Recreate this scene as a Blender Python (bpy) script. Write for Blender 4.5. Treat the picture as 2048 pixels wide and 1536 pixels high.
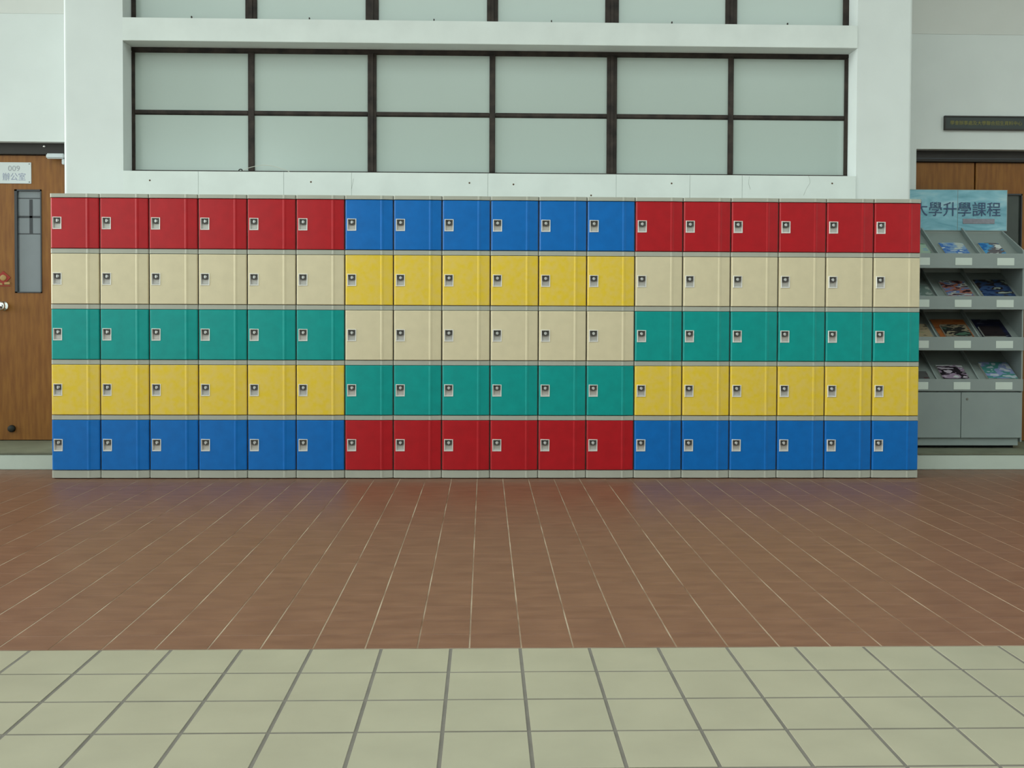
import bpy, bmesh, math, random
from mathutils import Vector, Matrix
random.seed(7)
for o in list(bpy.data.objects):
    bpy.data.objects.remove(o)
S = bpy.context.scene
C = S.collection

# ------------------------------------------------------------------ camera
F_PX, YAW, PITCH, ROLL = 2070.13, 0.02654, 0.02334, 0.00382
cam_d = bpy.data.cameras.new('camera')
cam_d.sensor_fit = 'HORIZONTAL'; cam_d.sensor_width = 36.0
cam_d.lens = 36.0 * F_PX / 2048.0
cam_d.shift_y = (679.7 - 768.0) / 2048.0
cam_d.clip_start = 0.05; cam_d.clip_end = 200
cam = bpy.data.objects.new('camera', cam_d); C.objects.link(cam)
cam.matrix_world = (Matrix.Translation((0, 0, 1.08337)) @ Matrix.Rotation(-YAW, 4, 'Z')
                    @ Matrix.Rotation(math.pi / 2 - PITCH, 4, 'X') @ Matrix.Rotation(ROLL, 4, 'Z'))
S.camera = cam

# ------------------------------------------------------------------ sky and exposure
S.view_settings.view_transform = 'Standard'
S.view_settings.look = 'None'
S.view_settings.gamma = 1.0
S.view_settings.use_curve_mapping = False
S.view_settings.exposure = 0.56
W = bpy.data.worlds.new('overcast_sky'); S.world = W; W.use_nodes = True
bg = W.node_tree.nodes['Background']
bg.inputs['Color'].default_value = (0.87, 1.0, 0.955, 1); bg.inputs['Strength'].default_value = 1.33

# hazy daylight from the open left side of the hall
sun_d = bpy.data.lights.new('hazy_sun', 'SUN'); sun_d.energy = 2.9; sun_d.angle = math.radians(40); sun_d.color = (0.94, 1.0, 0.97)
sun = bpy.data.objects.new('hazy_sun', sun_d); C.objects.link(sun)
sun.rotation_euler = Vector((1.0, 0.04, -0.14)).to_track_quat('-Z', 'Y').to_euler()

# ------------------------------------------------------------------ materials
def srgb(r, g, b):
    f = lambda c: (c / 12.92 if c <= 0.04045 else ((c + 0.055) / 1.055) ** 2.4)
    return (f(r / 255), f(g / 255), f(b / 255), 1)

def mat(name, col, rough=0.5, spec=0.5, metal=0.0, var=0.0, scale=8.0, col2=None, stretch=(1, 1, 1),
        bump=0.0, bscale=60.0, coat=0.0, detail=4.0, alpha=None):
    m = bpy.data.materials.new(name); m.use_nodes = True
    nt = m.node_tree; b = nt.nodes['Principled BSDF']
    b.inputs['Roughness'].default_value = rough
    b.inputs['Specular IOR Level'].default_value = spec
    b.inputs['Metallic'].default_value = metal
    b.inputs['Coat Weight'].default_value = coat
    b.inputs['Coat Roughness'].default_value = 0.08
    b.inputs['Base Color'].default_value = col
    tc = None
    if var > 0 or col2 or bump > 0:
        tc = nt.nodes.new('ShaderNodeNewGeometry')
        mp = nt.nodes.new('ShaderNodeMapping'); mp.inputs['Scale'].default_value = stretch
        nt.links.new(tc.outputs['Position'], mp.inputs['Vector'])
    if var > 0 or col2:
        n = nt.nodes.new('ShaderNodeTexNoise'); n.inputs['Scale'].default_value = scale
        n.inputs['Detail'].default_value = detail
        nt.links.new(mp.outputs['Vector'], n.inputs['Vector'])
        r = nt.nodes.new('ShaderNodeValToRGB')
        r.color_ramp.elements[0].position = 0.32; r.color_ramp.elements[1].position = 0.68
        if col2:
            r.color_ramp.elements[0].color = col; r.color_ramp.elements[1].color = col2
        else:
            r.color_ramp.elements[0].color = tuple(c * (1 - var) for c in col[:3]) + (1,)
            r.color_ramp.elements[1].color = tuple(min(1, c * (1 + var)) for c in col[:3]) + (1,)
        nt.links.new(n.outputs['Fac'], r.inputs['Fac'])
        nt.links.new(r.outputs['Color'], b.inputs['Base Color'])
    if bump > 0:
        n2 = nt.nodes.new('ShaderNodeTexNoise'); n2.inputs['Scale'].default_value = bscale
        n2.inputs['Detail'].default_value = 3
        nt.links.new(mp.outputs['Vector'], n2.inputs['Vector'])
        bp = nt.nodes.new('ShaderNodeBump'); bp.inputs['Strength'].default_value = bump
        bp.inputs['Distance'].default_value = 0.004
        nt.links.new(n2.outputs['Fac'], bp.inputs['Height'])
        nt.links.new(bp.outputs['Normal'], b.inputs['Normal'])
    return m

M = {}
M['wall'] = mat('white_wall_paint', (0.665, 0.70, 0.685, 1), 0.75, 0.25, var=0.035, scale=2.2, bump=0.08, bscale=35)
M['wall_band'] = mat('lighter_white_paint', (0.68, 0.72, 0.695, 1), 0.7, 0.25, var=0.04, scale=5, bump=0.1, bscale=30)  # slightly lighter tone for the bands between and below the windows
M['wall_soffit_shade'] = mat('soffit_shade_white', (0.64, 0.65, 0.62, 1), 0.75, 0.25, var=0.03, scale=2)  # soffit shade mixed into the white of the upper bands
M['wall_back_added'] = mat('grey_added_wall', (0.30, 0.31, 0.30, 1), 0.7, 0.25, var=0.03)
M['ceil'] = mat('ceiling_white', (0.75, 0.76, 0.74, 1), 0.8, 0.2, var=0.02)
M['beige'] = mat('beige_glazed_tile', srgb(155, 149, 128), 0.33, 0.45, var=0.05, scale=5.0, bump=0.05, bscale=20)
M['beige_grout'] = mat('grey_grout', srgb(110, 104, 96), 0.8, 0.3, var=0.12, scale=9)
M['terra'] = mat('brown_quarry_tile', srgb(106, 68, 48), 0.42, 0.5, col2=srgb(121, 82, 60), scale=6.0, stretch=(1, 3, 1), bump=0.06, bscale=45)
M['terra_grout'] = mat('sandy_grout', srgb(112, 84, 62), 0.85, 0.3, col2=srgb(176, 158, 136), scale=3.2)
M['grey_rail'] = mat('light_grey_plastic', srgb(168, 168, 156), 0.45, 0.4, var=0.03, scale=4)
M['casing'] = mat('locker_casing_plastic', srgb(120, 118, 110), 0.6, 0.3)
DOOR = {
    'red': mat('red_plastic', srgb(172, 20, 30), 0.40, 0.34, var=0.07, scale=14, bump=0.03, bscale=160),
    'cream': mat('cream_plastic', srgb(212, 199, 167), 0.40, 0.34, var=0.03, scale=14, bump=0.03, bscale=160),
    'teal': mat('teal_plastic', srgb(0, 146, 140), 0.40, 0.34, var=0.06, scale=14, bump=0.03, bscale=160),
    'yellow': mat('yellow_plastic', srgb(226, 192, 50), 0.40, 0.34, col2=srgb(224, 192, 92), scale=26, bump=0.03, bscale=160),
    'blue': mat('blue_plastic', srgb(0, 102, 180), 0.40, 0.34, var=0.06, scale=14, bump=0.03, bscale=160)}
M['chrome'] = mat('brushed_steel', (0.76, 0.74, 0.70, 1), 0.35, 0.5, metal=0.25)
M['pan'] = mat('lock_pan_steel', (0.58, 0.55, 0.52, 1), 0.40, 0.5, metal=0.2)
M['lock_dark'] = mat('lock_dark_metal', (0.11, 0.105, 0.10, 1), 0.45, 0.4)
M['knob_bright'] = mat('bright_chrome', (0.86, 0.87, 0.86, 1), 0.18, 0.5, metal=1.0)
M['lock_knob'] = mat('satin_lock_metal', (0.66, 0.66, 0.65, 1), 0.3, 0.5, metal=0.4)
M['frame'] = mat('dark_brown_window_steel', srgb(34, 28, 25), 0.6, 0.3, col2=srgb(62, 52, 46), scale=14, bump=0.15, bscale=80)
M['wood'] = mat('brown_door_wood', srgb(120, 70, 12), 0.45, 0.4, col2=srgb(140, 90, 28), scale=10, stretch=(4, 4, 0.5), bump=0.05)
M['darkwood'] = mat('dark_door_frame', srgb(40, 34, 30), 0.45, 0.4, var=0.1)
M['dark'] = mat('black_gap', (0.012, 0.012, 0.012, 1), 0.7, 0.2)
M['step'] = mat('worn_step_stone', srgb(112, 114, 96), 0.6, 0.35, var=0.15, scale=5)
M['riser'] = mat('white_riser_paint', srgb(196, 206, 196), 0.6, 0.3, var=0.05, scale=3)
M['rack'] = mat('grey_rack_metal', srgb(144, 154, 152), 0.5, 0.4, var=0.03, scale=6)
M['rack_in'] = mat('rack_tray_metal', srgb(132, 140, 136), 0.5, 0.4, var=0.03, scale=6)
M['card'] = mat('white_label_card', srgb(208, 218, 210), 0.5, 0.4)
M['signwhite'] = mat('white_sign_plastic', srgb(206, 212, 212), 0.4, 0.4)
M['signtext'] = mat('pale_grey_lettering', srgb(160, 164, 170), 0.6, 0.3)
M['signtext2'] = mat('pale_blue_lettering', srgb(150, 156, 178), 0.6, 0.3)
M['board'] = mat('dark_green_sign_board', srgb(44, 52, 50), 0.35, 0.5, var=0.06)
M['gold'] = mat('dull_gold_lettering', srgb(128, 122, 50), 0.45, 0.4)
M['closer'] = mat('silver_paint', srgb(190, 196, 198), 0.35, 0.5, metal=0.2)
M['rubber'] = mat('dark_rubber', srgb(40, 40, 36), 0.6, 0.3)
M['rust'] = mat('rusty_hole', srgb(92, 74, 60), 0.9, 0.1)
M['crack'] = mat('plaster_crack', srgb(150, 156, 148), 0.9, 0.1)
M['wire'] = mat('pale_wire', srgb(190, 190, 178), 0.5, 0.4)
M['doorglass'] = mat('grey_door_glass', srgb(112, 118, 122), 0.12, 0.6, var=0.05, scale=4)
M['doorglass_dark'] = mat('dark_door_glass', srgb(52, 60, 54), 0.12, 0.6, var=0.1, scale=6)
M['charcoal'] = mat('charcoal_bar', srgb(60, 62, 66), 0.5, 0.4)
M['charm_red'] = mat('red_paper', srgb(150, 40, 24), 0.5, 0.4)
M['charm_gold'] = mat('gold_paper', srgb(170, 135, 80), 0.4, 0.5)
M['paper'] = mat('page_paper', srgb(198, 200, 192), 0.7, 0.3)
M['ink'] = mat('blue_black_lettering', srgb(62, 84, 116), 0.5, 0.4)
M['pinkprint'] = mat('faded_pink_print', srgb(138, 136, 146), 0.4, 0.4, var=0.1, scale=40)

def poster_mat():
    m = mat('blue_wave_print', (0, 0, 0, 1), 0.3, 0.5, coat=0.6)
    nt = m.node_tree; b = nt.nodes['Principled BSDF']
    g = nt.nodes.new('ShaderNodeNewGeometry')
    mp = nt.nodes.new('ShaderNodeMapping'); mp.inputs['Scale'].default_value = (3, 1, 9)
    mp.inputs['Rotation'].default_value = (0, 0.25, 0)
    nt.links.new(g.outputs['Position'], mp.inputs['Vector'])
    n = nt.nodes.new('ShaderNodeTexNoise'); n.inputs['Scale'].default_value = 1.2; n.inputs['Detail'].default_value = 4
    n.inputs['Distortion'].default_value = 1.0
    nt.links.new(mp.outputs['Vector'], n.inputs['Vector'])
    r = nt.nodes.new('ShaderNodeValToRGB')
    r.color_ramp.elements[0].position = 0.3; r.color_ramp.elements[0].color = srgb(96, 156, 174)
    r.color_ramp.elements[1].position = 0.7; r.color_ramp.elements[1].color = srgb(172, 206, 212)
    e = r.color_ramp.elements.new(0.5); e.color = srgb(130, 184, 200)
    nt.links.new(n.outputs['Fac'], r.inputs['Fac']); nt.links.new(r.outputs['Color'], b.inputs['Base Color'])
    n2 = nt.nodes.new('ShaderNodeTexNoise'); n2.inputs['Scale'].default_value = 14
    nt.links.new(g.outputs['Position'], n2.inputs['Vector'])
    bp = nt.nodes.new('ShaderNodeBump'); bp.inputs['Strength'].default_value = 0.35; bp.inputs['Distance'].default_value = 0.01
    nt.links.new(n2.outputs['Fac'], bp.inputs['Height']); nt.links.new(bp.outputs['Normal'], b.inputs['Coat Normal'])
    return m
M['poster'] = poster_mat()

def glass_mat():
    m = bpy.data.materials.new('frosted_window_glass'); m.use_nodes = True
    nt = m.node_tree; nt.nodes.clear()
    out = nt.nodes.new('ShaderNodeOutputMaterial')
    d = nt.nodes.new('ShaderNodeBsdfDiffuse'); d.inputs['Color'].default_value = (0.50, 0.575, 0.535, 1)
    t = nt.nodes.new('ShaderNodeBsdfTranslucent'); t.inputs['Color'].default_value = (0.42, 0.47, 0.44, 1)
    gl = nt.nodes.new('ShaderNodeBsdfGlossy'); gl.inputs['Roughness'].default_value = 0.14
    gl.inputs['Color'].default_value = (0.95, 0.98, 0.97, 1)
    m1 = nt.nodes.new('ShaderNodeMixShader'); m1.inputs[0].default_value = 0.12
    m2 = nt.nodes.new('ShaderNodeMixShader')
    fr = nt.nodes.new('ShaderNodeFresnel'); fr.inputs['IOR'].default_value = 1.7
    g = nt.nodes.new('ShaderNodeNewGeometry')
    wv = nt.nodes.new('ShaderNodeTexNoise'); wv.inputs['Scale'].default_value = 130
    nt.links.new(g.outputs['Position'], wv.inputs['Vector'])
    bp = nt.nodes.new('ShaderNodeBump'); bp.inputs['Strength'].default_value = 0.12; bp.inputs['Distance'].default_value = 0.002
    nt.links.new(wv.outputs['Fac'], bp.inputs['Height'])
    nt.links.new(bp.outputs['Normal'], gl.inputs['Normal']); nt.links.new(bp.outputs['Normal'], fr.inputs['Normal'])
    nt.links.new(d.outputs[0], m1.inputs[1]); nt.links.new(t.outputs[0], m1.inputs[2])
    nt.links.new(fr.outputs[0], m2.inputs[0]); nt.links.new(m1.outputs[0], m2.inputs[1]); nt.links.new(gl.outputs[0], m2.inputs[2])
    nt.links.new(m2.outputs[0], out.inputs['Surface'])
    return m
M['glass'] = glass_mat()

def cover_mat(name, cols, scale=14, rough=0.3):
    m = mat(name, cols[0], rough, 0.5)
    nt = m.node_tree; b = nt.nodes['Principled BSDF']
    g = nt.nodes.new('ShaderNodeNewGeometry')
    mp = nt.nodes.new('ShaderNodeMapping'); mp.inputs['Scale'].default_value = (0.7, 1.6, 1.6)
    nt.links.new(g.outputs['Position'], mp.inputs['Vector'])
    n = nt.nodes.new('ShaderNodeTexNoise'); n.inputs['Scale'].default_value = scale; n.inputs['Detail'].default_value = 2
    nt.links.new(mp.outputs['Vector'], n.inputs['Vector'])
    r = nt.nodes.new('ShaderNodeValToRGB'); r.color_ramp.interpolation = 'CONSTANT'
    k = len(cols); ps = [0.0] + [0.40 + 0.22 * i / max(1, k - 2) for i in range(k - 1)]
    r.color_ramp.elements[0].position = 0; r.color_ramp.elements[0].color = cols[0]
    r.color_ramp.elements[1].position = ps[1]; r.color_ramp.elements[1].color = cols[1]
    for i in range(2, k):
        e = r.color_ramp.elements.new(ps[i]); e.color = cols[i]
    nt.links.new(n.outputs['Fac'], r.inputs['Fac']); nt.links.new(r.outputs['Color'], b.inputs['Base Color'])
    return m

# ------------------------------------------------------------------ mesh helpers
class MB:
    def __init__(s): s.v = []; s.f = []
    def box(s, x0, x1, y0, y1, z0, z1):
        n = len(s.v)
        s.v += [(x0, y0, z0), (x1, y0, z0), (x1, y1, z0), (x0, y1, z0), (x0, y0, z1), (x1, y0, z1), (x1, y1, z1), (x0, y1, z1)]
        s.f += [tuple(n + i for i in q) for q in ((0, 3, 2, 1), (4, 5, 6, 7), (0, 1, 5, 4), (1, 2, 6, 5), (2, 3, 7, 6), (3, 0, 4, 7))]
        return s
    def prism(s, pts, axis, a0, a1):
        """closed 2D outline swept along an axis; axis 'z': pts=(x,y); 'x': pts=(y,z); 'y': pts=(x,z)"""
        n = len(s.v); k = len(pts)
        for a in (a0, a1):
            for p in pts:
                s.v.append({'z': (p[0], p[1], a), 'x': (a, p[0], p[1]), 'y': (p[0], a, p[1])}[axis])
        for i in range(k):
            j = (i + 1) % k; s.f.append((n + i, n + j, n + k + j, n + k + i))
        s.f.append(tuple(n + i for i in reversed(range(k)))); s.f.append(tuple(n + k + i for i in range(k)))
        return s
    def cyl(s, c, r, y0, y1, seg=16, r2=None):
        """round bar along Y"""
        r2 = r if r2 is None else r2; n = len(s.v)
        for y, rr in ((y0, r), (y1, r2)):
            for i in range(seg):
                a = 2 * math.pi * i / seg; s.v.append((c[0] + rr * math.cos(a), y, c[1] + rr * math.sin(a)))
        for i in range(seg):
            j = (i + 1) % seg; s.f.append((n + i, n + j, n + seg + j, n + seg + i))
        s.f.append(tuple(n + i for i in reversed(range(seg)))); s.f.append(tuple(n + seg + i for i in range(seg)))
        return s
    def lathe_y(s, c, prof, seg=20):
        """profile (y, r) turned about a Y axis through c=(x,z)"""
        n = len(s.v)
        for y, r in prof:
            for i in range(seg):
                a = 2 * math.pi * i / seg; s.v.append((c[0] + r * math.cos(a), y, c[1] + r * math.sin(a)))
        for k in range(len(prof) - 1):
            for i in range(seg):
                j = (i + 1) % seg; s.f.append((n + k * seg + i, n + k * seg + j, n + (k + 1) * seg + j, n + (k + 1) * seg + i))
        s.f.append(tuple(n + i for i in range(seg))); s.f.append(tuple(n + (len(prof) - 1) * seg + i for i in range(seg)))
        return s
    def tube(s, pts, r, seg=8):
        n = len(s.v); P = [Vector(p) for p in pts]
        for i, p in enumerate(P):
            t = (P[min(i + 1, len(P) - 1)] - P[max(i - 1, 0)]).normalized()
            a = t.cross(Vector((0, 0.3, 1))).normalized(); b = t.cross(a).normalized()
            for k in range(seg):
                q = 2 * math.pi * k / seg; s.v.append(tuple(p + a * r * math.cos(q) + b * r * math.sin(q)))
        for i in range(len(P) - 1):
            for k in range(seg):
                j = (k + 1) % seg; s.f.append((n + i * seg + k, n + i * seg + j, n + (i + 1) * seg + j, n + (i + 1) * seg + k))
        s.f.append(tuple(n + k for k in range(seg))); s.f.append(tuple(n + (len(P) - 1) * seg + k for k in reversed(range(seg))))
        return s
    def mesh(s, name, material, bevel=0.0, seg=2, smooth=False):
        me = bpy.data.meshes.new(name); me.from_pydata(s.v, [], s.f)
        bm = bmesh.new(); bm.from_mesh(me)
        bmesh.ops.recalc_face_normals(bm, faces=bm.faces)
        if bevel > 0:
            bmesh.ops.bevel(bm, geom=list(bm.edges), offset=bevel, segments=seg, affect='EDGES', clamp_overlap=True)
        bm.to_mesh(me); bm.free()
        me.materials.append(material)
        if smooth:
            for p in me.polygons: p.use_smooth = True
        return me
    def build(s, name, material, parent=None, bevel=0.0, seg=2, smooth=False):
        return link(name, s.mesh(name, material, bevel, seg, smooth), parent)

def link(name, data, parent=None, loc=None):
    o = bpy.data.objects.new(name, data); C.objects.link(o)
    if parent is not None: o.parent = parent
    if loc is not None: o.location = loc
    return o
def empty(name, loc=(0, 0, 0)):
    return link(name, None, None, loc)
def tag(o, label, cat, group=None):
    o['label'] = label; o['category'] = cat
    if group: o['group'] = group
    return o
def structure(o, label=None):
    o['kind'] = 'structure'
    if label: o['label'] = label
    return o
def lettering(name, text, material, size, loc, parent=None, depth=0.0008, align='LEFT', width=None, sx=1.0):
    """flat lettering facing the camera side (-Y), made into a mesh"""
    cu = bpy.data.curves.new('lettering', 'FONT'); cu.body = text; cu.size = size; cu.extrude = depth
    cu.align_x = align; cu.align_y = 'CENTER'; cu.resolution_u = 3
    t = bpy.data.objects.new('lettering', cu); C.objects.link(t)
    dg = bpy.context.evaluated_depsgraph_get(); dg.update()
    me = bpy.data.meshes.new_from_object(t.evaluated_get(dg))
    bpy.data.objects.remove(t); bpy.data.curves.remove(cu)
    xs = [v.co.x for v in me.vertices] or [0, 1]
    k = sx if width is None else width / max(1e-6, max(xs) - min(xs))
    me.transform(Matrix.Diagonal((k, 1, 1, 1)))
    me.transform(Matrix.Rotation(math.pi / 2, 4, 'X'))
    me.materials.clear(); me.materials.append(material)
    return link(name, me, parent, loc)

# ------------------------------------------------------------------ measures of the place
Y_LOCK, Y_WALL, Y_SASH, Y_SIDE, Y_DOOR = 6.854, 7.27, 7.44, 7.87, 7.97
Z_STEP, Z_CEIL = 0.117, 4.8
BX0, BX1 = -2.914, 3.012                  # wall that carries the windows
WX0, WX1 = -2.507, 2.619                  # window opening
XL, XR, YB = -8.0, 9.0, -8.0              # hall limits

# ------------------------------------------------------------------ floor
floor = structure(MB().box(XL, XR, YB, 8.3, -0.12, -0.0016).build('floor', M['beige_grout']))
TY = 3.3504
MB().box(XL, XR, TY, Y_WALL + 0.02, -0.010, -0.0009).build('terracotta_grout_bed', M['terra_grout'], floor)

def tile_mesh(name, wx, wy, material, h=0.008, ch=0.0007):
    bm = MB(); x, y = wx / 2, wy / 2
    bm.v = [(-x, -y, -h), (x, -y, -h), (x, y, -h), (-x, y, -h), (-x, -y, -ch), (x, -y, -ch), (x, y, -ch), (-x, y, -ch),
            (-x + ch, -y + ch, 0), (x - ch, -y + ch, 0), (x - ch, y - ch, 0), (-x + ch, y - ch, 0)]
    bm.f = [(0, 1, 5, 4), (1, 2, 6, 5), (2, 3, 7, 6), (3, 0, 4, 7), (4, 5, 9, 8), (5, 6, 10, 9), (6, 7, 11, 10), (7, 4, 8, 11), (8, 9, 10, 11)]
    return bm
def merge_tiles(name, cells, material, parent):
    v = []; f = []
    for (cx, cy, wx, wy) in cells:
        t = tile_mesh('', wx, wy, material); n = len(v)
        v += [(p[0] + cx, p[1] + cy, p[2]) for p in t.v]; f += [tuple(n + i for i in q) for q in t.f]
    me = bpy.data.meshes.new(name); me.from_pydata(v, [], f); me.materials.append(material); me.update()
    o = link(name, me, parent); o['kind'] = 'stuff'
    return o

# beige tiles
TW, TX = 0.22556, -0.33169
bt_mesh = tile_mesh('', TW - 0.0105, TW - 0.0095, None).mesh('beige_tile', M['beige'])
rest = []
for j in range(0, 48):
    cy = TY - TW * (j + 0.5)
    half = 0.505 * (cy + 0.15)
    for i in range(-32, 34):
        cx = TX + TW * (i + 0.5)
        if j < 5 and abs(cx - 0.07) < half + 0.30:
            link('beige_tile', bt_mesh, floor, (cx, cy, random.uniform(-0.0006, 0.0004)))
        elif abs(cx) < 7.2:
            rest.append((cx, cy, TW - 0.0105, TW - 0.0095))
merge_tiles('beige_tile_field', rest, M['beige'], floor)

# brown quarry tiles
QW, QX = 0.1697, -0.046
rows = [(TY + 0.002, 3.497)] + [(3.497 + QW * k, 3.497 + QW * (k + 1)) for k in range(22)] + [(3.497 + QW * 22, Y_WALL + 0.012)]
gx, gy = 0.0050, 0.0003
q_mesh = {}
rest = []; n_single = 0
for k, (a, b) in enumerate(rows):
    cy = (a + b) / 2; wy = (b - a) - (0.0022 if k < 2 else gy)
    key = round(wy, 4)
    if key not in q_mesh: q_mesh[key] = tile_mesh('', QW - gx, wy, None).mesh('quarry_tile', M['terra'])
    half = 0.505 * cy
    for i in range(-44, 46):
        cx = QX + QW * (i + 0.5)
        if abs(cx - 0.13) < half and n_single < 300:
            link('quarry_tile', q_mesh[key], floor, (cx, cy, random.uniform(-0.0002, 0.0002))); n_single += 1
        elif abs(cx) < 7.2:
            rest.append((cx, cy, QW - gx, wy))
merge_tiles('quarry_tile_field', rest, M['terra'], floor)

# ------------------------------------------------------------------ steps below the side doors
for side, (a, b) in (('left', (XL, BX0)), ('right', (BX1, XR))):
    st = structure(MB().box(a, b, Y_WALL - 0.012, 8.2, 0.0, Z_STEP - 0.012).build('floor_step_' + side, M['riser'], bevel=0.004))
    MB().box(a, b, Y_WALL - 0.016, 8.2, Z_STEP - 0.012, Z_STEP).build('tread', M['step'], st, bevel=0.003)

# ------------------------------------------------------------------ front wall with its windows
WZ0, WZ1 = 2.078, 2.975                   # lower opening
UZ0, UZ1 = 3.134, 4.25                    # upper opening
wf = MB()
def rounded_pier(x0, x1, left, right, z0, z1):
    r = 0.020; p = []
    if left:
        p += [(x0 + r - r * math.cos(t), Y_WALL + r - r * math.sin(t)) for t in [math.pi / 2 * i / 4 for i in range(5)]]
    else: p.append((x0, Y_WALL))
    if right:
        p += [(x1 - r + r * math.sin(t), Y_WALL + r - r * math.cos(t)) for t in [math.pi / 2 * i / 4 for i in range(5)]]
    else: p.append((x1, Y_WALL))
    p += [(x1, Y_DOOR), (x0, Y_DOOR)]
    wf.prism(p, 'z', z0, z1)
rounded_pier(BX0, WX0, True, False, 0, Z_CEIL)
rounded_pier(WX1, BX1, False, True, 0, Z_CEIL)
wf.box(WX0, WX1, Y_WALL, 7.56, 0, WZ0)
wf.box(WX0, WX1, Y_WALL, 7.56, WZ1, UZ0)
wf.box(WX0, WX1, Y_WALL, 7.56, UZ1, Z_CEIL)
wall_front = structure(wf.build('wall_front', M['wall']), 'white plastered wall with two rows of frosted windows behind the lockers')
MB().box(WX0, WX1, Y_WALL - 0.004, Y_WALL + 0.004, WZ1 + 0.0005, UZ0 - 0.0005).build('spandrel_band', M['wall_band'], wall_front, bevel=0.0015)
# plaster panels below the window, with fine joints between them
seams = [WX0, -1.99, -1.40, -0.93, 0.02, 0.92, 1.44, 1.81, WX1]
for a, b in zip(seams[:-1], seams[1:]):
    MB().box(a + 0.0008, b - 0.0008, Y_WALL - 0.004, Y_WALL + 0.004, 1.2, WZ0 - 0.0005).build('sill_panel', M['wall_band'], wall_front, bevel=0.001)
for x, z in ((-2.324, 2.012), (-1.212, 2.009), (-0.109, 2.010), (0.199, 2.002), (0.744, 1.929), (1.311, 2.017), (2.449, 2.025)):
    MB().lathe_y((x, z), [(Y_WALL - 0.0062, 0.0035), (Y_WALL - 0.0045, 0.0062), (Y_WALL - 0.003, 0.0066)], 10).build('rusty_nail', M['rust'], wall_front)
for pts in ([(2.281, 2.077), (2.290, 2.045), (2.291, 2.027), (2.268, 1.990), (2.252, 1.955), (2.247, 1.94)],
            [(-0.917, 2.035), (-0.920, 2.010), (-0.931, 1.963)], [(1.86, 2.07), (1.855, 2.02), (1.868, 1.98)]):
    MB().tube([(x, Y_WALL - 0.0042, z) for x, z in pts], 0.0008, 6).build('plaster_crack', M['crack'], wall_front)

def window(name, x_bars, z0, z1, transoms, label, sash_y=Y_SASH, top_h=0.028, bot_h=0.03):
    w = structure(empty(name, (0, 0, 0)), label)
    y0, y1 = sash_y, sash_y + 0.045
    MB().box(WX0, WX1, y0, y1, z1 - top_h, z1).build('head_rail', M['frame'], w, bevel=0.003)
    MB().box(WX0, WX1, y0, y1, z0, z0 + bot_h).build('bottom_rail', M['frame'], w, bevel=0.003)
    for i, (a, b) in enumerate(x_bars):
        m = MB()
        m.box(a, b, y0 + 0.004, y1, z0 + bot_h, z1 - top_h)
        o = m.build('jamb' if i in (0, len(x_bars) - 1) else 'mullion', M['frame'], w, bevel=0.003)
        if b - a > 0.055:      # two sashes meet here: a proud cover strip down the middle
            c = (a + b) / 2
            MB().box(c - 0.012, c + 0.012, y0 - 0.004, y0 + 0.006, z0 + bot_h, z1 - top_h).build('cover_strip', M['frame'], o, bevel=0.003)
    for (a0, a1), (b0, b1) in zip(x_bars[:-1], x_bars[1:]):
        zs = [z0 + bot_h] + [q for t in transoms for q in t] + [z1 - top_h]
        for t0, t1 in transoms:
            MB().box(a1, b0, y0 + 0.006, y1 - 0.002, t0, t1).build('glazing_bar', M['frame'], w, bevel=0.003)
        for k in range(0, len(zs), 2):
            MB().box(a1 - 0.006, b0 + 0.006, y0 + 0.020, y0 + 0.026, zs[k] - 0.006, zs[k + 1] + 0.006).build('glass_pane', M['glass'], w)
            MB().prism([(y0 + 0.0202, zs[k + 1] + 0.0), (y0 + 0.0202, zs[k + 1] - 0.007), (y0 + 0.012, zs[k + 1])], 'x', a1, b0).build('putty_bead', M['frame'], w)
    return w
win1 = window('window_1', [(-2.5065, -2.486), (-1.687, -1.643), (-0.839, -0.777), (0.030, 0.071), (0.873, 0.945), (1.749, 1.787), (2.594, 2.6185)],
              WZ0, WZ1, [(2.508, 2.535)], 'lower row of frosted windows in a dark brown steel frame')
win2 = window('window_2', [(-2.5065, -2.478), (-1.705, -1.624), (-0.854, -0.762), (0.010, 0.089), (0.858, 0.955), (1.725, 1.808), (2.578, 2.6185)],
              UZ0, UZ1, [(3.72, 3.75)], 'upper row of frosted windows cut off by the top of the picture', bot_h=0.045)
for x in (-0.367, 0.471, 1.335, 2.17, -1.25, -2.08):
    m = MB(); m.box(x - 0.010, x + 0.010, Y_SASH - 0.010, Y_SASH + 0.006, 3.166, 3.176); m.box(x - 0.004, x + 0.004, Y_SASH - 0.012, Y_SASH + 0.004, 3.174, 3.194)
    m.build('sash_latch', M['frame'], win2, bevel=0.0015)

# thin wire lying on the sill
wr = tag(empty('wire', (-1.68, 7.33, WZ0)), 'thin pale loose wire curling over the sill of the lower window', 'wire')
off = Vector((1.68, -7.33, -WZ0))
def wpt(l): return [tuple(Vector(p) + off) for p in l]
MB().tube(wpt([(-1.700, 7.33, 2.092), (-1.686, 7.33, 2.099), (-1.660, 7.33, 2.111), (-1.630, 7.33, 2.120), (-1.595, 7.33, 2.127), (-1.561, 7.33, 2.132), (-1.525, 7.33, 2.131),
               (-1.491, 7.33, 2.126), (-1.455, 7.33, 2.117), (-1.421, 7.33, 2.106), (-1.390, 7.33, 2.097), (-1.365, 7.33, 2.081)]), 0.0022, 8).build('strand', M['wire'], wr, smooth=True)
ring = [(-1.714 + 0.012 * math.cos(a), 7.33 + 0.006 * math.sin(a), 2.092 + 0.0115 * math.sin(a)) for a in [2 * math.pi * i / 14 for i in range(15)]]
MB().tube(wpt(ring), 0.004, 8).build('coil', M['rubber'], wr, smooth=True)

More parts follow.
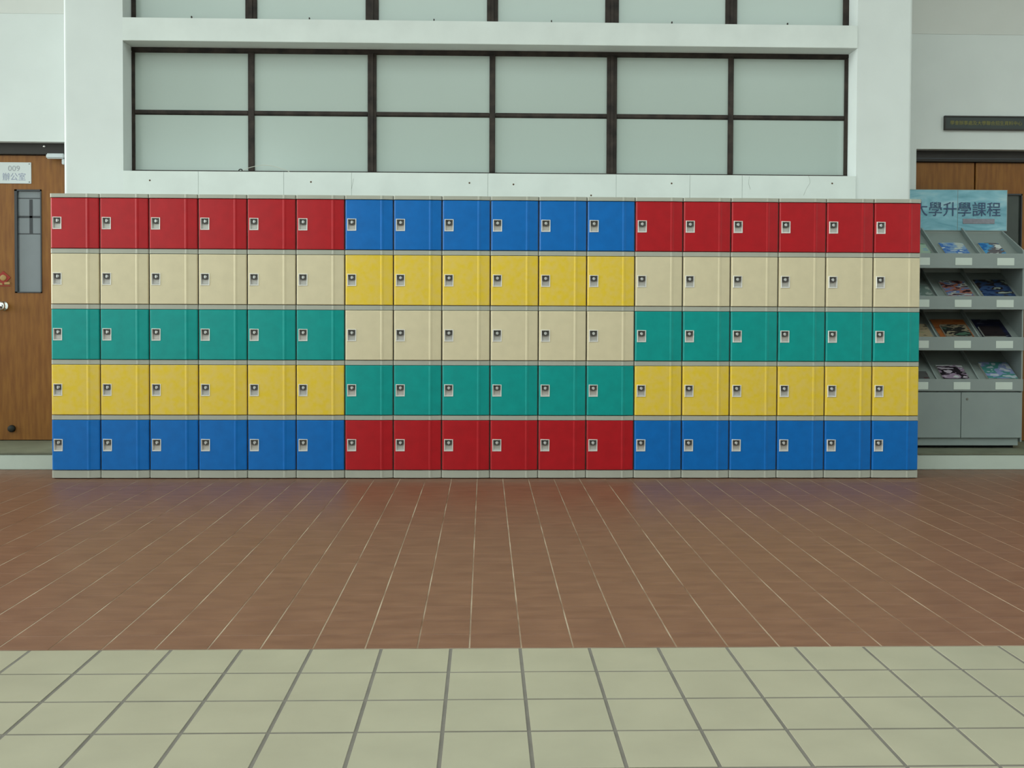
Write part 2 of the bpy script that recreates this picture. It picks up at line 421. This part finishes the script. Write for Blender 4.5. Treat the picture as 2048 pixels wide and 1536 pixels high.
# ------------------------------------------------------------------ side walls with doors
LO = (-4.30, -3.150)     # left door opening
RO = (3.300, 4.74)       # right door opening
ZH = 2.372
wl = MB(); wl.box(XL, LO[0], Y_SIDE, 8.1, Z_STEP, Z_CEIL); wl.box(LO[0], LO[1], Y_SIDE, 8.1, ZH, Z_CEIL); wl.box(LO[1], BX0, Y_SIDE, 8.1, Z_STEP, Z_CEIL)
wall_l = structure(wl.build('wall_left', M['wall']), 'white wall over the wooden door left of the lockers')
wr_ = MB(); wr_.box(RO[1], XR, Y_SIDE, 8.1, Z_STEP, Z_CEIL); wr_.box(RO[0], RO[1], Y_SIDE, 8.1, ZH, Z_CEIL); wr_.box(BX1, RO[0], Y_SIDE, 8.1, Z_STEP, Z_CEIL)
wall_r = structure(wr_.build('wall_right', M['wall']), 'white wall over the wooden doors right of the lockers')
structure(MB().box(XL, BX0, Y_SIDE - 0.003, Y_SIDE, 3.324, 3.9).build('soffit_shade_1', M['wall_soffit_shade']), 'thin warm white band standing in for a shaded soffit at the top left')  # thin band with the soffit's shade put into its tone
structure(MB().box(BX1, XR, Y_SIDE - 0.003, Y_SIDE, 3.246, 3.9).build('soffit_shade_2', M['wall_soffit_shade']), 'thin warm white band standing in for a shaded soffit at the top right')

def door_set(name, opening, leaves, label):
    d = structure(empty(name, (0, 0, 0)), label)
    x0, x1 = opening
    MB().box(x0, x1, Y_DOOR - 0.03, Y_DOOR + 0.06, 2.288, ZH - 0.0005).build('door_head', M['darkwood'], d, bevel=0.004)
    MB().box(x0, x0 + 0.02, Y_DOOR - 0.03, Y_DOOR + 0.06, Z_STEP, 2.288).build('door_jamb', M['darkwood'], d, bevel=0.003)
    MB().box(x1 - 0.02, x1, Y_DOOR - 0.03, Y_DOOR + 0.06, Z_STEP, 2.288).build('door_jamb', M['darkwood'], d, bevel=0.003)
    MB().box(x0, x1, Y_DOOR + 0.07, Y_DOOR + 0.09, Z_STEP, ZH).build('door_backing', M['dark'], d)
    for a, b, gl in leaves:
        lf = MB(); z0, z1 = Z_STEP + 0.006, 2.283; y0, y1 = Y_DOOR, Y_DOOR + 0.04
        if gl:
            ga, gb, g0, g1, gm = gl
            lf.box(a, ga, y0, y1, z0, z1); lf.box(gb, b, y0, y1, z0, z1); lf.box(ga, gb, y0, y1, z0, g0); lf.box(ga, gb, y0, y1, g1, z1)
        else: lf.box(a, b, y0, y1, z0, z1)
        leaf = lf.build('door_leaf', M['wood'], d)
        if gl:
            MB().box(ga, gb, y0 + 0.014, y0 + 0.020, g0, g1).build('vision_glass', gm, leaf)
            t = 0.012
            m = MB(); m.box(ga, ga + t * 1.6, y0 - 0.006, y0 + 0.014, g0, g1); m.box(gb - t * 0.7, gb, y0 - 0.006, y0 + 0.014, g0, g1)
            m.box(ga, gb, y0 - 0.006, y0 + 0.014, g0, g0 + t * 0.7); m.box(ga, gb, y0 - 0.006, y0 + 0.014, g1 - t, g1)
            m.build('glazing_bead', M['charcoal'], leaf)
    return d

d1 = door_set('door_1', LO, [(-4.272, -3.728, None), (-3.724, -3.176, (-3.566, -3.364, 1.243, 2.026, M['doorglass']))],
              'brown wooden door with a narrow glazed slot left of the lockers')
leaf1 = [o for o in d1.children if o.name.startswith('door_leaf')][1]
for a, b, z0, z1 in ((-3.545, -3.372, 1.958, 1.964), (-3.545, -3.372, 1.812, 1.828), (-3.545, -3.372, 1.688, 1.695), (-3.461, -3.438, 1.695, 1.952)):
    MB().box(a, b, Y_DOOR + 0.0115, Y_DOOR + 0.014, z0, z1).build('window_image_bar', M['charcoal'], leaf1)  # added bars imitate a window seen in the glass
MB().lathe_y((-3.655, 1.142), [(Y_DOOR, 0.036), (Y_DOOR - 0.006, 0.036), (Y_DOOR - 0.008, 0.014), (Y_DOOR - 0.030, 0.014), (Y_DOOR - 0.036, 0.028), (Y_DOOR - 0.050, 0.036), (Y_DOOR - 0.066, 0.033), (Y_DOOR - 0.072, 0.020), (Y_DOOR - 0.072, 0.006)], 24).build('door_knob', M['knob_bright'], leaf1, smooth=True)
MB().cyl((-3.642, 1.133), 0.008, Y_DOOR - 0.074, Y_DOOR - 0.071, 12).build('keyhole', M['rubber'], leaf1)
MB().lathe_y((-3.598, 0.209), [(Y_DOOR, 0.028), (Y_DOOR - 0.02, 0.026), (Y_DOOR - 0.028, 0.016)], 16).build('door_bumper', M['rubber'], leaf1, smooth=True)
m = MB(); m.box(-3.300, -3.165, Y_DOOR - 0.075, Y_DOOR - 0.030, 2.252, 2.290)
m.build('door_closer', M['closer'], d1, bevel=0.008, seg=3)
MB().box(-3.188, -3.166, Y_DOOR - 0.06, Y_DOOR - 0.03, 2.21, 2.252).build('closer_arm', M['closer'], d1, bevel=0.004)
MB().lathe_y((-3.328, 2.348), [(Y_DOOR - 0.031, 0.010), (Y_DOOR - 0.036, 0.009), (Y_DOOR - 0.039, 0.004)], 12).build('frame_screw', M['knob_bright'], d1, smooth=True)

d2 = door_set('door_2', RO, [(3.320, 3.797, None), (3.811, 4.720, (4.030, 4.178, 1.243, 2.046, M['doorglass_dark']))],
              'pair of brown wooden doors behind the brochure rack')
MB().box(3.320, 4.72, Y_DOOR - 0.034, Y_DOOR - 0.028, 2.306, 2.314).build('head_strip', M['charcoal'], d2)

# white notice on the left door
ds = tag(empty('door_sign', (-3.564, Y_DOOR, 2.07)), 'small white sign plate with faint grey lettering on the left door', 'sign')
sg = MB().box(-0.127, 0.126, -0.006, 0.0, 0.0, 0.160).build('plate', M['signwhite'], ds, bevel=0.0015)
lettering('number', '009', M['signtext'], 0.058, (-0.002, -0.0062, 0.112), ds, align='CENTER', width=0.088)
lettering('characters', '辦公室', M['signtext2'], 0.062, (-0.002, -0.0062, 0.047), ds, align='CENTER', width=0.172)
for x, z in ((-0.118, 0.012), (0.112, 0.012), (0.112, 0.148), (-0.118, 0.148)):
    MB().cyl((x, z), 0.0035, -0.008, -0.005, 10).build('screw', M['rubber'], ds)

# red and gold festive charm
ch = tag(empty('paper_charm', (-3.654, Y_DOOR, 1.29)), 'red and gold paper charm stuck above the door knob', 'decoration')
m = MB(); m.prism([(-0.052, 0.068), (0, 0.012), (0.055, 0.068), (0, 0.118)], 'y', -0.004, 0.0); m.build('red_diamond', M['charm_red'], ch)
MB().lathe_y((0.0, 0.066), [(-0.004, 0.024), (-0.009, 0.022), (-0.011, 0.012)], 14).build('gold_disc', M['charm_gold'], ch)
m = MB(); m.box(-0.06, -0.006, -0.005, 0.0, 0.012, 0.026); m.box(0.006, 0.050, -0.005, 0.0, 0.016, 0.034); m.build('gold_ribbon', M['charm_gold'], ch, bevel=0.0015)
m = MB(); m.box(-0.05, 0.05, -0.003, 0.0, 0.002, 0.009); m.build('red_fringe', M['charm_red'], ch)

# dark board above the right doors
sb = tag(empty('sign_board', (3.82, Y_SIDE, 2.517)), 'long dark sign board with dull gold characters above the right doors', 'sign')
MB().box(-0.311, 0.330, -0.018, 0.0, 0.0, 0.104).build('board', M['board'], sb)
m = MB(); t = 0.008
m.box(-0.313, 0.332, -0.023, 0.0, -0.002, t); m.box(-0.313, 0.332, -0.023, 0.0, 0.104 - t, 0.106)
m.box(-0.313, -0.313 + t, -0.023, 0.0, t, 0.104 - t); m.box(0.332 - t, 0.332, -0.023, 0.0, t, 0.104 - t)
m.build('rim', M['darkwood'], sb)
lettering('gold_characters', '學會辦事處及大學聯合招生資料中心', M['gold'], 0.036, (0.009, -0.0182, 0.050), sb, align='CENTER', width=0.556)

# ------------------------------------------------------------------ rest of the hall (outside the picture)
SKX0, SKX1, SKY0, SKY1 = -6.0, 7.5, -0.2, 5.4          # unseen ceiling opening, added to light the floor
ROOF = [(-0.45, 0.70), (3.75, 4.55)]                    # two openings added behind it for bright patches in the panes
cl = MB(); zc = (Z_CEIL, Z_CEIL + 0.2)
cl.box(XL, XR, SKY1, 8.3, *zc); cl.box(XL, XR, YB, -1.7, *zc); cl.box(XL, XR, -0.7, SKY0, *zc)
cl.box(XL, SKX0, SKY0, SKY1, *zc); cl.box(SKX1, XR, SKY0, SKY1, *zc)
xs = [XL] + [q for r in ROOF for q in r] + [XR]
for k in range(0, len(xs), 2): cl.box(xs[k], xs[k + 1], -1.7, -0.7, *zc)
structure(cl.build('ceiling', M['ceil']))
structure(MB().box(-4.0, XR, YB - 0.2, YB, -0.1, Z_CEIL).build('wall_back_added', M['wall_back_added']))  # unseen wall added in dark grey to dull reflections on the lockers
structure(MB().box(XL - 0.2, XL, YB, 8.3, -0.1, 0.9).build('wall_far_left', M['wall']))  # unseen parapet added to hold back level light from the left
structure(MB().box(XR, XR + 0.2, YB, 8.3, -0.1, Z_CEIL).build('wall_far_right', M['wall']))

# ------------------------------------------------------------------ lockers
LW, LX0, RP, PL, DV, CAP = 0.32, -2.8433, 0.36401, 0.05465, 0.02879, 0.02437
def bow(x):
    return 0.0036 * ((x + 0.01) / 0.14) ** 2 - 0.0004
def front_profile(x0, x1, y):
    """cross-section of a locker front: rounded lock side, flat face, bead and a strip sloping back at the hinge side"""
    r = 0.012; p = []
    yl = y + bow(x0 + r)
    for i in range(5):
        t = math.pi / 2 * i / 4
        p.append((x0 + r - r * math.cos(t), yl + r * 1.2 - r * 1.2 * math.sin(t)))
    xb = x0 + 0.775 * (x1 - x0)
    p += [(q, y + bow(q)) for q in (-0.05, -0.02, 0.01, 0.04)]
    p += [(xb - 0.012, y + bow(xb - 0.012)), (xb - 0.005, y - 0.0015), (xb + 0.001, y - 0.0019), (xb + 0.012, y + 0.0012), (x1 - 0.007, y + 0.0060), (x1 - 0.002, y + 0.009), (x1, y + 0.014)]
    return p
LKX0, LKX1, LKH = 0.0165 - 0.16, 0.0785 - 0.16, 0.083     # lock cut-out, relative to locker middle
HX0, HX1, HH = LKX0 + 0.006, LKX1 - 0.006, LKH - 0.012

def door_mesh(colour):
    x0, x1 = -0.16 + 0.0035, 0.16 - 0.0035
    h = RP - DV - 0.007
    prof = front_profile(x0, x1, 0.0)
    cols = [q for q in prof if q[0] < HX0] + [(HX0, bow(HX0)), (HX1, bow(HX1))] + [q for q in prof if q[0] > HX1]
    i0 = cols.index((HX0, bow(HX0)))
    c = 0.003
    zs = [(0.0, 0.004), (c, 0.0), (h / 2 - HH / 2, 0), (h / 2 + HH / 2, 0), (h - c, 0), (h, 0.004)]
    v = []; f = []; k = len(cols)
    for z, dy in zs:
        for (x, y) in cols: v.append((x, y + dy, z))
    for r in range(len(zs) - 1):
        for i in range(k - 1):
            if r == 2 and i == i0: continue
            a = r * k + i; f.append((a, a + 1, a + k + 1, a + k))
    # return edges of the door
    yb = 0.022; n = len(v)
    ring = [i for i in range(k)] + [r * k + k - 1 for r in range(1, len(zs))] + [(len(zs) - 1) * k + i for i in range(k - 2, -1, -1)] + [r * k for r in range(len(zs) - 2, 0, -1)]
    for i in ring: v.append((v[i][0], yb, v[i][2]))
    L = len(ring)
    for i in range(L):
        j = (i + 1) % L; f.append((ring[i], n + i, n + j, ring[j]))
    me = bpy.data.meshes.new('door'); me.from_pydata(v, [], f)
    me.materials.append(DOOR[colour]); me.update()
    return me
door_me = {c: door_mesh(c) for c in DOOR}

def rail_mesh(name, h, y=0.004, material='grey_rail'):
    p = front_profile(-0.16 + 0.0008, 0.16 - 0.0012, y)
    p = p + [(0.16 - 0.0012, 0.05), (-0.16 + 0.0008, 0.05)]
    return MB().prism(p, 'z', 0, h).mesh(name, M[material])
rail_me = rail_mesh('bottom_rail', DV)
plinth_me = rail_mesh('plinth', PL - 0.006, 0.003)
cap_me = rail_mesh('top_cap', CAP, -0.002)
DEP = Y_WALL - 0.012 - Y_LOCK
casing_me = MB().box(-0.1592, 0.1588, 0.026, DEP, 0.0, RP - 0.0006).mesh('casing', M['casing'])
casing0_me = MB().box(-0.1592, 0.1588, 0.026, DEP, 0.006, PL + RP - DV - 0.0006).mesh('casing', M['casing'])
foot_shadow_me = MB().box(-0.150, 0.150, 0.03, DEP, 0.0, 0.0065).mesh('foot_shadow_strip', M['dark'])  # near-black colour paints the shadow gap under the plinth
top_me = MB().box(-0.1592, 0.1588, 0.05, DEP, 0.0, CAP).mesh('top_panel', M['grey_rail'])

# lock: frame, recessed pan, dark rose, bright hasp (all around the door's mid height)
hz = (RP - DV - 0.007) / 2
def lock_meshes():
    xa, xb, za, zb = LKX0, LKX1, hz - LKH / 2, hz + LKH / 2
    fr = MB(); o = -0.0035
    out = [(xa, za), (xb, za), (xb, zb), (xa, zb)]
    mid = [(xa + 0.003, za + 0.003), (xb - 0.003, za + 0.003), (xb - 0.003, zb - 0.003), (xa + 0.003, zb - 0.003)]
    inn = [(HX0 + 0.0005, hz - HH / 2 + 0.0005), (HX1 - 0.0005, hz - HH / 2 + 0.0005), (HX1 - 0.0005, hz + HH / 2 - 0.0005), (HX0 + 0.0005, hz + HH / 2 - 0.0005)]
    loops = [[(x, 0.002, z) for x, z in out], [(x, o, z) for x, z in mid], [(x, o + 0.0006, z) for x, z in inn], [(x, 0.004, z) for x, z in inn]]
    for l in loops: fr.v += l
    for r in range(3):
        for i in range(4):
            j = (i + 1) % 4; fr.f.append((r * 4 + i, r * 4 + j, r * 4 + 4 + j, r * 4 + 4 + i))
    frame = fr.mesh('lock_frame', M['chrome'])
    pn = MB(); a0, a1, b0, b1 = HX0, HX1, hz - HH / 2, hz + HH / 2; e = 0.004; d = 0.017
    pn.v = [(a0, 0.001, b0), (a1, 0.001, b0), (a1, 0.001, b1), (a0, 0.001, b1),
            (a0 + e, d, b0 + e * 2.2), (a1 - e, d, b0 + e * 2.2), (a1 - e, d, b1 - 0.001), (a0 + e, d, b1 - 0.001)]
    pn.f = [(0, 1, 5, 4), (1, 2, 6, 5), (2, 3, 7, 6), (3, 0, 4, 7), (4, 5, 6, 7)]
    me = bpy.data.meshes.new('lock_pan'); me.from_pydata(pn.v, [], [tuple(reversed(q)) for q in pn.f]); me.materials.append(M['pan']); me.update()
    xc = (a0 + a1) / 2; zc = b1 - 0.019
    rose = MB(); rose.prism([(a0 + 0.0045, zc - 0.012), (xc - 0.009, zc - 0.018), (xc + 0.009, zc - 0.018), (a1 - 0.0045, zc - 0.012), (a1 - 0.0045, b1 - 0.003), (a0 + 0.0045, b1 - 0.003)], 'y', 0.010, d)
    rose_me = rose.mesh('lock_rose', M['lock_dark'])
    hp = MB(); hp.lathe_y((xc, zc), [(0.010, 0.0095), (0.004, 0.0095), (0.002, 0.007), (0.0018, 0.003)], 18)
    hp.box(xc - 0.003, xc + 0.003, -0.0065, 0.006, zc - 0.0095, zc + 0.0095)
    knob_me = hp.mesh('lock_knob', M['lock_knob'])
    return frame, me, rose_me, knob_me
LKF, LKP, LKR, LKK = lock_meshes()

BLOCKS = [['red', 'cream', 'teal', 'yellow', 'blue'], ['blue', 'yellow', 'cream', 'teal', 'red'], ['red', 'cream', 'teal', 'yellow', 'blue']]
ROWN = ['top', 'second', 'middle', 'fourth', 'bottom']
ORD = ['first', 'second', 'third', 'fourth', 'fifth', 'sixth', 'seventh', 'eighth', 'ninth']
for r in range(5):                       # r = 0 is the bottom row
    z0 = 0.0 if r == 0 else PL + r * RP - DV
    for i in range(18):
        col = BLOCKS[i // 6][4 - r]
        jit = random.uniform(-0.0012, 0.0012)
        L = empty('locker', (LX0 + (i + 0.5) * LW, Y_LOCK, z0))
        if i < 9: where = ('leftmost' if i == 0 else ORD[i] + ' from the left')
        else: where = ('rightmost' if i == 17 else ORD[17 - i] + ' from the right')
        tag(L, f'{col} plastic locker in the {ROWN[4 - r]} row, {where}', 'locker', f'{col} lockers')
        if r == 0:
            link('casing', casing0_me, L); link('plinth', plinth_me, L, (0, 0, 0.006)); link('foot_shadow_strip', foot_shadow_me, L)
            zd = PL
        else:
            cs = link('casing', casing_me, L); link('bottom_rail', rail_me, L); zd = DV
        if r == 4:
            zt = DV + RP - DV
            link('top_cap', cap_me, L, (0, 0, zt)); link('top_panel', top_me, L, (0, 0, zt))
        D = link('door', door_me[col], L, (0, jit, zd + 0.0035)); D['label'] = col + ' door panel'
        lk = (0, bow((HX0 + HX1) / 2), 0)
        link('lock_frame', LKF, D, lk); link('lock_pan', LKP, D, lk); link('lock_rose', LKR, D, lk); k = link('lock_knob', LKK, D, lk)
        k['label'] = 'bright turning hasp of the lock'

# ------------------------------------------------------------------ brochure rack
RX0, RX1, RY0, RY1 = 3.062, 3.972, 7.530, 7.862
rk = tag(empty('brochure_rack', (RX0, RY0, Z_STEP)), 'grey metal brochure rack with four slanted tiers over a two-door cupboard', 'rack')
rk_inv = Vector((-RX0, -RY0, -Z_STEP))
def part(mb, name, material, parent=rk, bevel=0.0, **kw):
    mb.v = [tuple(Vector(p) + rk_inv) for p in mb.v]
    return mb.build(name, material, parent, bevel, **kw)
tiers = [(1.444, 1.554), (1.142, 1.241), (0.840, 0.940), (0.541, 0.630)]
RISE = 0.215
side_out = [(RY0, 0.165), (RY1, 0.165), (RY1, 1.752), (RY0 + 0.012, 1.585), (RY0, 1.57)]
for x in (RX0, RX1 - 0.012):
    part(MB().prism(side_out, 'x', x, x + 0.012), 'side_panel', M['rack'], bevel=0.0015)
part(MB().box(RX0 + 0.012, RX1 - 0.012, RY1 - 0.010, RY1, 0.165, 1.745), 'back_panel', M['rack_in'])
part(MB().box(RX0 + 0.02, RX1 - 0.022, RY0 + 0.012, RY1, Z_STEP + 0.020, 0.190), 'plinth', M['rack'], bevel=0.002)
part(MB().box(RX0 + 0.03, RX1 - 0.04, RY0 + 0.05, RY1 - 0.01, Z_STEP, Z_STEP + 0.0205), 'shadow_foot', M['dark'])  # black base paints the shadow line under the rack
XD = [RX0 + 0.012, 3.338, 3.650, RX1 - 0.012]
for (lz0, lz1) in tiers:
    lip = part(MB().box(RX0 + 0.001, RX1 - 0.001, RY0 - 0.012, RY0 + 0.002, lz0, lz1), 'tray_lip', M['rack'], bevel=0.002)
    zf = lz0 + 0.070
    tr = MB().prism([(RY0 + 0.002, zf), (RY1 - 0.010, zf + RISE), (RY1 - 0.010, zf + RISE - 0.006), (RY0 + 0.002, zf - 0.006)], 'x', RX0 + 0.012, RX1 - 0.012)
    part(tr, 'slanted_tray', M['rack_in'])
    for x in XD[1:3]:
        dv = MB().prism([(RY0 + 0.002, zf), (RY0 + 0.002, lz1 - 0.002), (RY0 + 0.03, lz1 + 0.012), (RY1 - 0.010, zf + RISE + 0.045), (RY1 - 0.010, zf + RISE)], 'x', x - 0.004, x + 0.004)
        part(dv, 'divider', M['rack'])
    for xa, xb in ((3.139, 3.262), (3.451, 3.575), (3.762, 3.889)):
        c = MB().box(xa, xb, RY0 - 0.0145, RY0 - 0.0115, (lz0 + lz1) / 2 - 0.032, (lz0 + lz1) / 2 + 0.022)
        part(c, 'label_card', M['card'], lip)
for a, b in ((RX0 + 0.004, 3.5090), (3.5130, RX1 - 0.006)):
    dd = part(MB().box(a, b, RY0 - 0.008, RY0 + 0.010, 0.196, 0.531), 'cupboard_door', M['rack'], bevel=0.002)
    if a > 3.3:
        c = MB().lathe_y((3.556, 0.482), [(RY0 - 0.008, 0.009), (RY0 - 0.012, 0.008), (RY0 - 0.013, 0.003)], 14)
        part(c, 'cylinder_lock', M['casing'], dd)
part(MB().box(RX0 + 0.012, RX1 - 0.012, RY0 + 0.012, RY1 - 0.010, 0.19, 0.20), 'cupboard_floor', M['rack'])
part(MB().box(RX0 + 0.012, RX1 - 0.012, RY0 + 0.012, RY1 - 0.010, 0.528, 0.536), 'cupboard_top', M['rack'])
part(MB().box(RX0, RX1 + 0.028, RY1 - 0.014, RY1 - 0.002, 1.745, 2.060), 'header_board', M['rack'])

# poster on the header board, two sheets side by side
ps = tag(empty('poster', (RX0, RY1 - 0.0145, 1.748)), 'pale blue glossy poster with dark characters on top of the brochure rack', 'poster')
def pp(mb, name, material, bevel=0.0):
    mb.v = [(p[0] - RX0, p[1] - (RY1 - 0.0145), p[2] - 1.748) for p in mb.v]
    return mb.build(name, material, ps, bevel)
def wavy_sheet(x0, x1, z0, z1, name):
    m = MB(); nx, nz = 14, 8; yb = RY1 - 0.0146
    for s in (0, 1):
        for j in range(nz + 1):
            for i in range(nx + 1):
                u, w = i / nx, j / nz
                bul = 0.0035 * math.sin(math.pi * u) * math.sin(math.pi * w) * (1 + 0.5 * math.sin(9 * u + 5 * w))
                m.v.append((x0 + (x1 - x0) * u, yb - 0.0012 * s - bul * s - (0.0 if s == 0 else 0.0), z0 + (z1 - z0) * w))
    k = (nx + 1) * (nz + 1)
    for j in range(nz):
        for i in range(nx):
            a = j * (nx + 1) + i
            m.f.append((a + 1, a, a + nx + 1, a + nx + 2)); m.f.append((k + a, k + a + 1, k + a + nx + 2, k + a + nx + 1))
    return pp(m, name, M['poster'])
for a, b in ((RX0 + 0.002, 3.613), (3.617, 3.995)):
    wavy_sheet(a, b, 1.750, 2.056, 'poster_sheet')
yp = -0.0075
lettering('characters', '大學升學課程', M['ink'], 0.118, (3.610 - RX0, yp, 1.902 - 1.748), ps, align='CENTER', width=0.668)
pp(MB().box(3.655, 3.90, RY1 - 0.0205, RY1 - 0.0165, 1.800, 1.838), 'pink_caption', M['pinkprint'])

# brochures lying in the trays
K = lambda *a: [srgb(*c) for c in a]
books = [  # tier, x0, x1, depth along the slope, start from the lip, thickness, colours, label
    (0, 3.100, 3.300, 0.18, 0.010, 0.014, K((60, 110, 70), (150, 170, 150), (120, 150, 170)), 'green and white leaflet stack in the top tier beside the locker edge'),
    (0, 3.405, 3.590, 0.20, 0.004, 0.014, K((176, 184, 178), (120, 148, 180), (60, 104, 170), (200, 206, 200)), 'white and blue brochure stack in the top tier, middle slot'),
    (0, 3.705, 3.860, 0.19, 0.010, 0.016, K((30, 96, 160), (70, 140, 186), (92, 88, 92), (200, 204, 200)), 'bright blue brochure stack in the top tier, right slot'),
    (1, 3.090, 3.310, 0.16, 0.006, 0.018, K((150, 158, 152), (100, 116, 110), (130, 140, 140)), 'grey leaflet stack in the second tier beside the locker edge'),
    (1, 3.415, 3.610, 0.22, 0.006, 0.022, K((50, 34, 40), (150, 96, 80), (90, 110, 150), (170, 170, 160), (70, 50, 60)), 'dark patterned magazine stack in the second tier, middle slot'),
    (1, 3.685, 3.925, 0.24, 0.006, 0.020, K((24, 40, 74), (52, 74, 110), (40, 34, 34), (140, 150, 140)), 'navy blue magazine stack in the second tier, right slot'),
    (2, 3.090, 3.310, 0.18, 0.006, 0.020, K((110, 124, 84), (150, 136, 110), (90, 84, 70)), 'olive and tan leaflet stack in the third tier beside the locker edge'),
    (2, 3.365, 3.620, 0.25, 0.004, 0.016, K((140, 74, 30), (150, 90, 50), (120, 60, 34)), 'orange brochure in the third tier, middle slot'),
    (2, 3.680, 3.900, 0.25, 0.004, 0.016, K((34, 38, 70), (22, 24, 44), (80, 84, 96)), 'navy and white brochure in the third tier, right slot'),
    (3, 3.100, 3.290, 0.10, 0.006, 0.010, K((74, 48, 50), (84, 84, 84), (60, 60, 62)), 'dull dark leaflet in the bottom tier beside the locker edge'),
    (3, 3.385, 3.580, 0.17, 0.004, 0.018, K((176, 166, 176), (40, 34, 40), (150, 130, 150), (190, 196, 194)), 'pale mauve brochure stack in the bottom tier, middle slot'),
    (3, 3.720, 3.940, 0.20, 0.004, 0.022, K((166, 176, 184), (70, 130, 124), (130, 140, 180), (180, 188, 190)), 'white and teal booklet stack in the bottom tier, right slot'),
]
ang = math.atan2(RISE, RY1 - 0.012 - RY0)
def brochure(tier, x0, x1, dep, start, th, cols, label, lift=0.0, idx=0):
    lz0 = tiers[tier][0]; zf = lz0 + 0.070
    o = empty('brochure', ((x0 + x1) / 2, RY0 + 0.004 + start * math.cos(ang) + 0.016 * math.sin(ang), zf + (start + 0.002) * math.tan(ang) + 0.0012 + lift))
    o.rotation_euler = (ang, 0, 0)
    w = (x1 - x0) / 2
    MB().box(-w + 0.001, w - 0.001, 0.001, dep - 0.001, 0, th - 0.0015).build('pages', M['paper'], o)
    m = MB(); n = 6     # slightly bowed cover
    for s in (0, 1):
        for i in range(n + 1):
            u = i / n; bow = 0.004 * math.sin(math.pi * u) * (0.3 if tier else 1)
            for y in (0, dep): m.v.append((-w + 2 * w * u, y, th - 0.0015 + 0.0012 * s + bow))
    k = 2 * (n + 1)
    for i in range(n):
        a = 2 * i
        m.f.append((a, a + 1, a + 3, a + 2)); m.f.append((k + a, k + a + 2, k + a + 3, k + a + 1))
        m.f.append((a, a + 2, k + a + 2, k + a)); m.f.append((a + 1, k + a + 1, k + a + 3, a + 3))
    m.f.append((0, k, k + 1, 1)); m.f.append((2 * n, 2 * n + 1, k + 2 * n + 1, k + 2 * n))
    m.build('cover', cover_mat('cover_print', cols), o)
    tag(o, label, 'brochure', 'brochures in the rack')
    return o
for b in books: brochure(*b)
brochure(2, 3.405, 3.600, 0.15, 0.004, 0.014, K((60, 56, 50), (130, 120, 100), (40, 40, 38), (70, 96, 80)), 'dark mottled leaflet lying on the orange brochure in the third tier', lift=0.020)
brochure(2, 3.690, 3.850, 0.13, 0.004, 0.014, K((20, 18, 20), (36, 30, 32), (26, 24, 26)), 'black leaflet lying on the navy brochure in the third tier', lift=0.020)
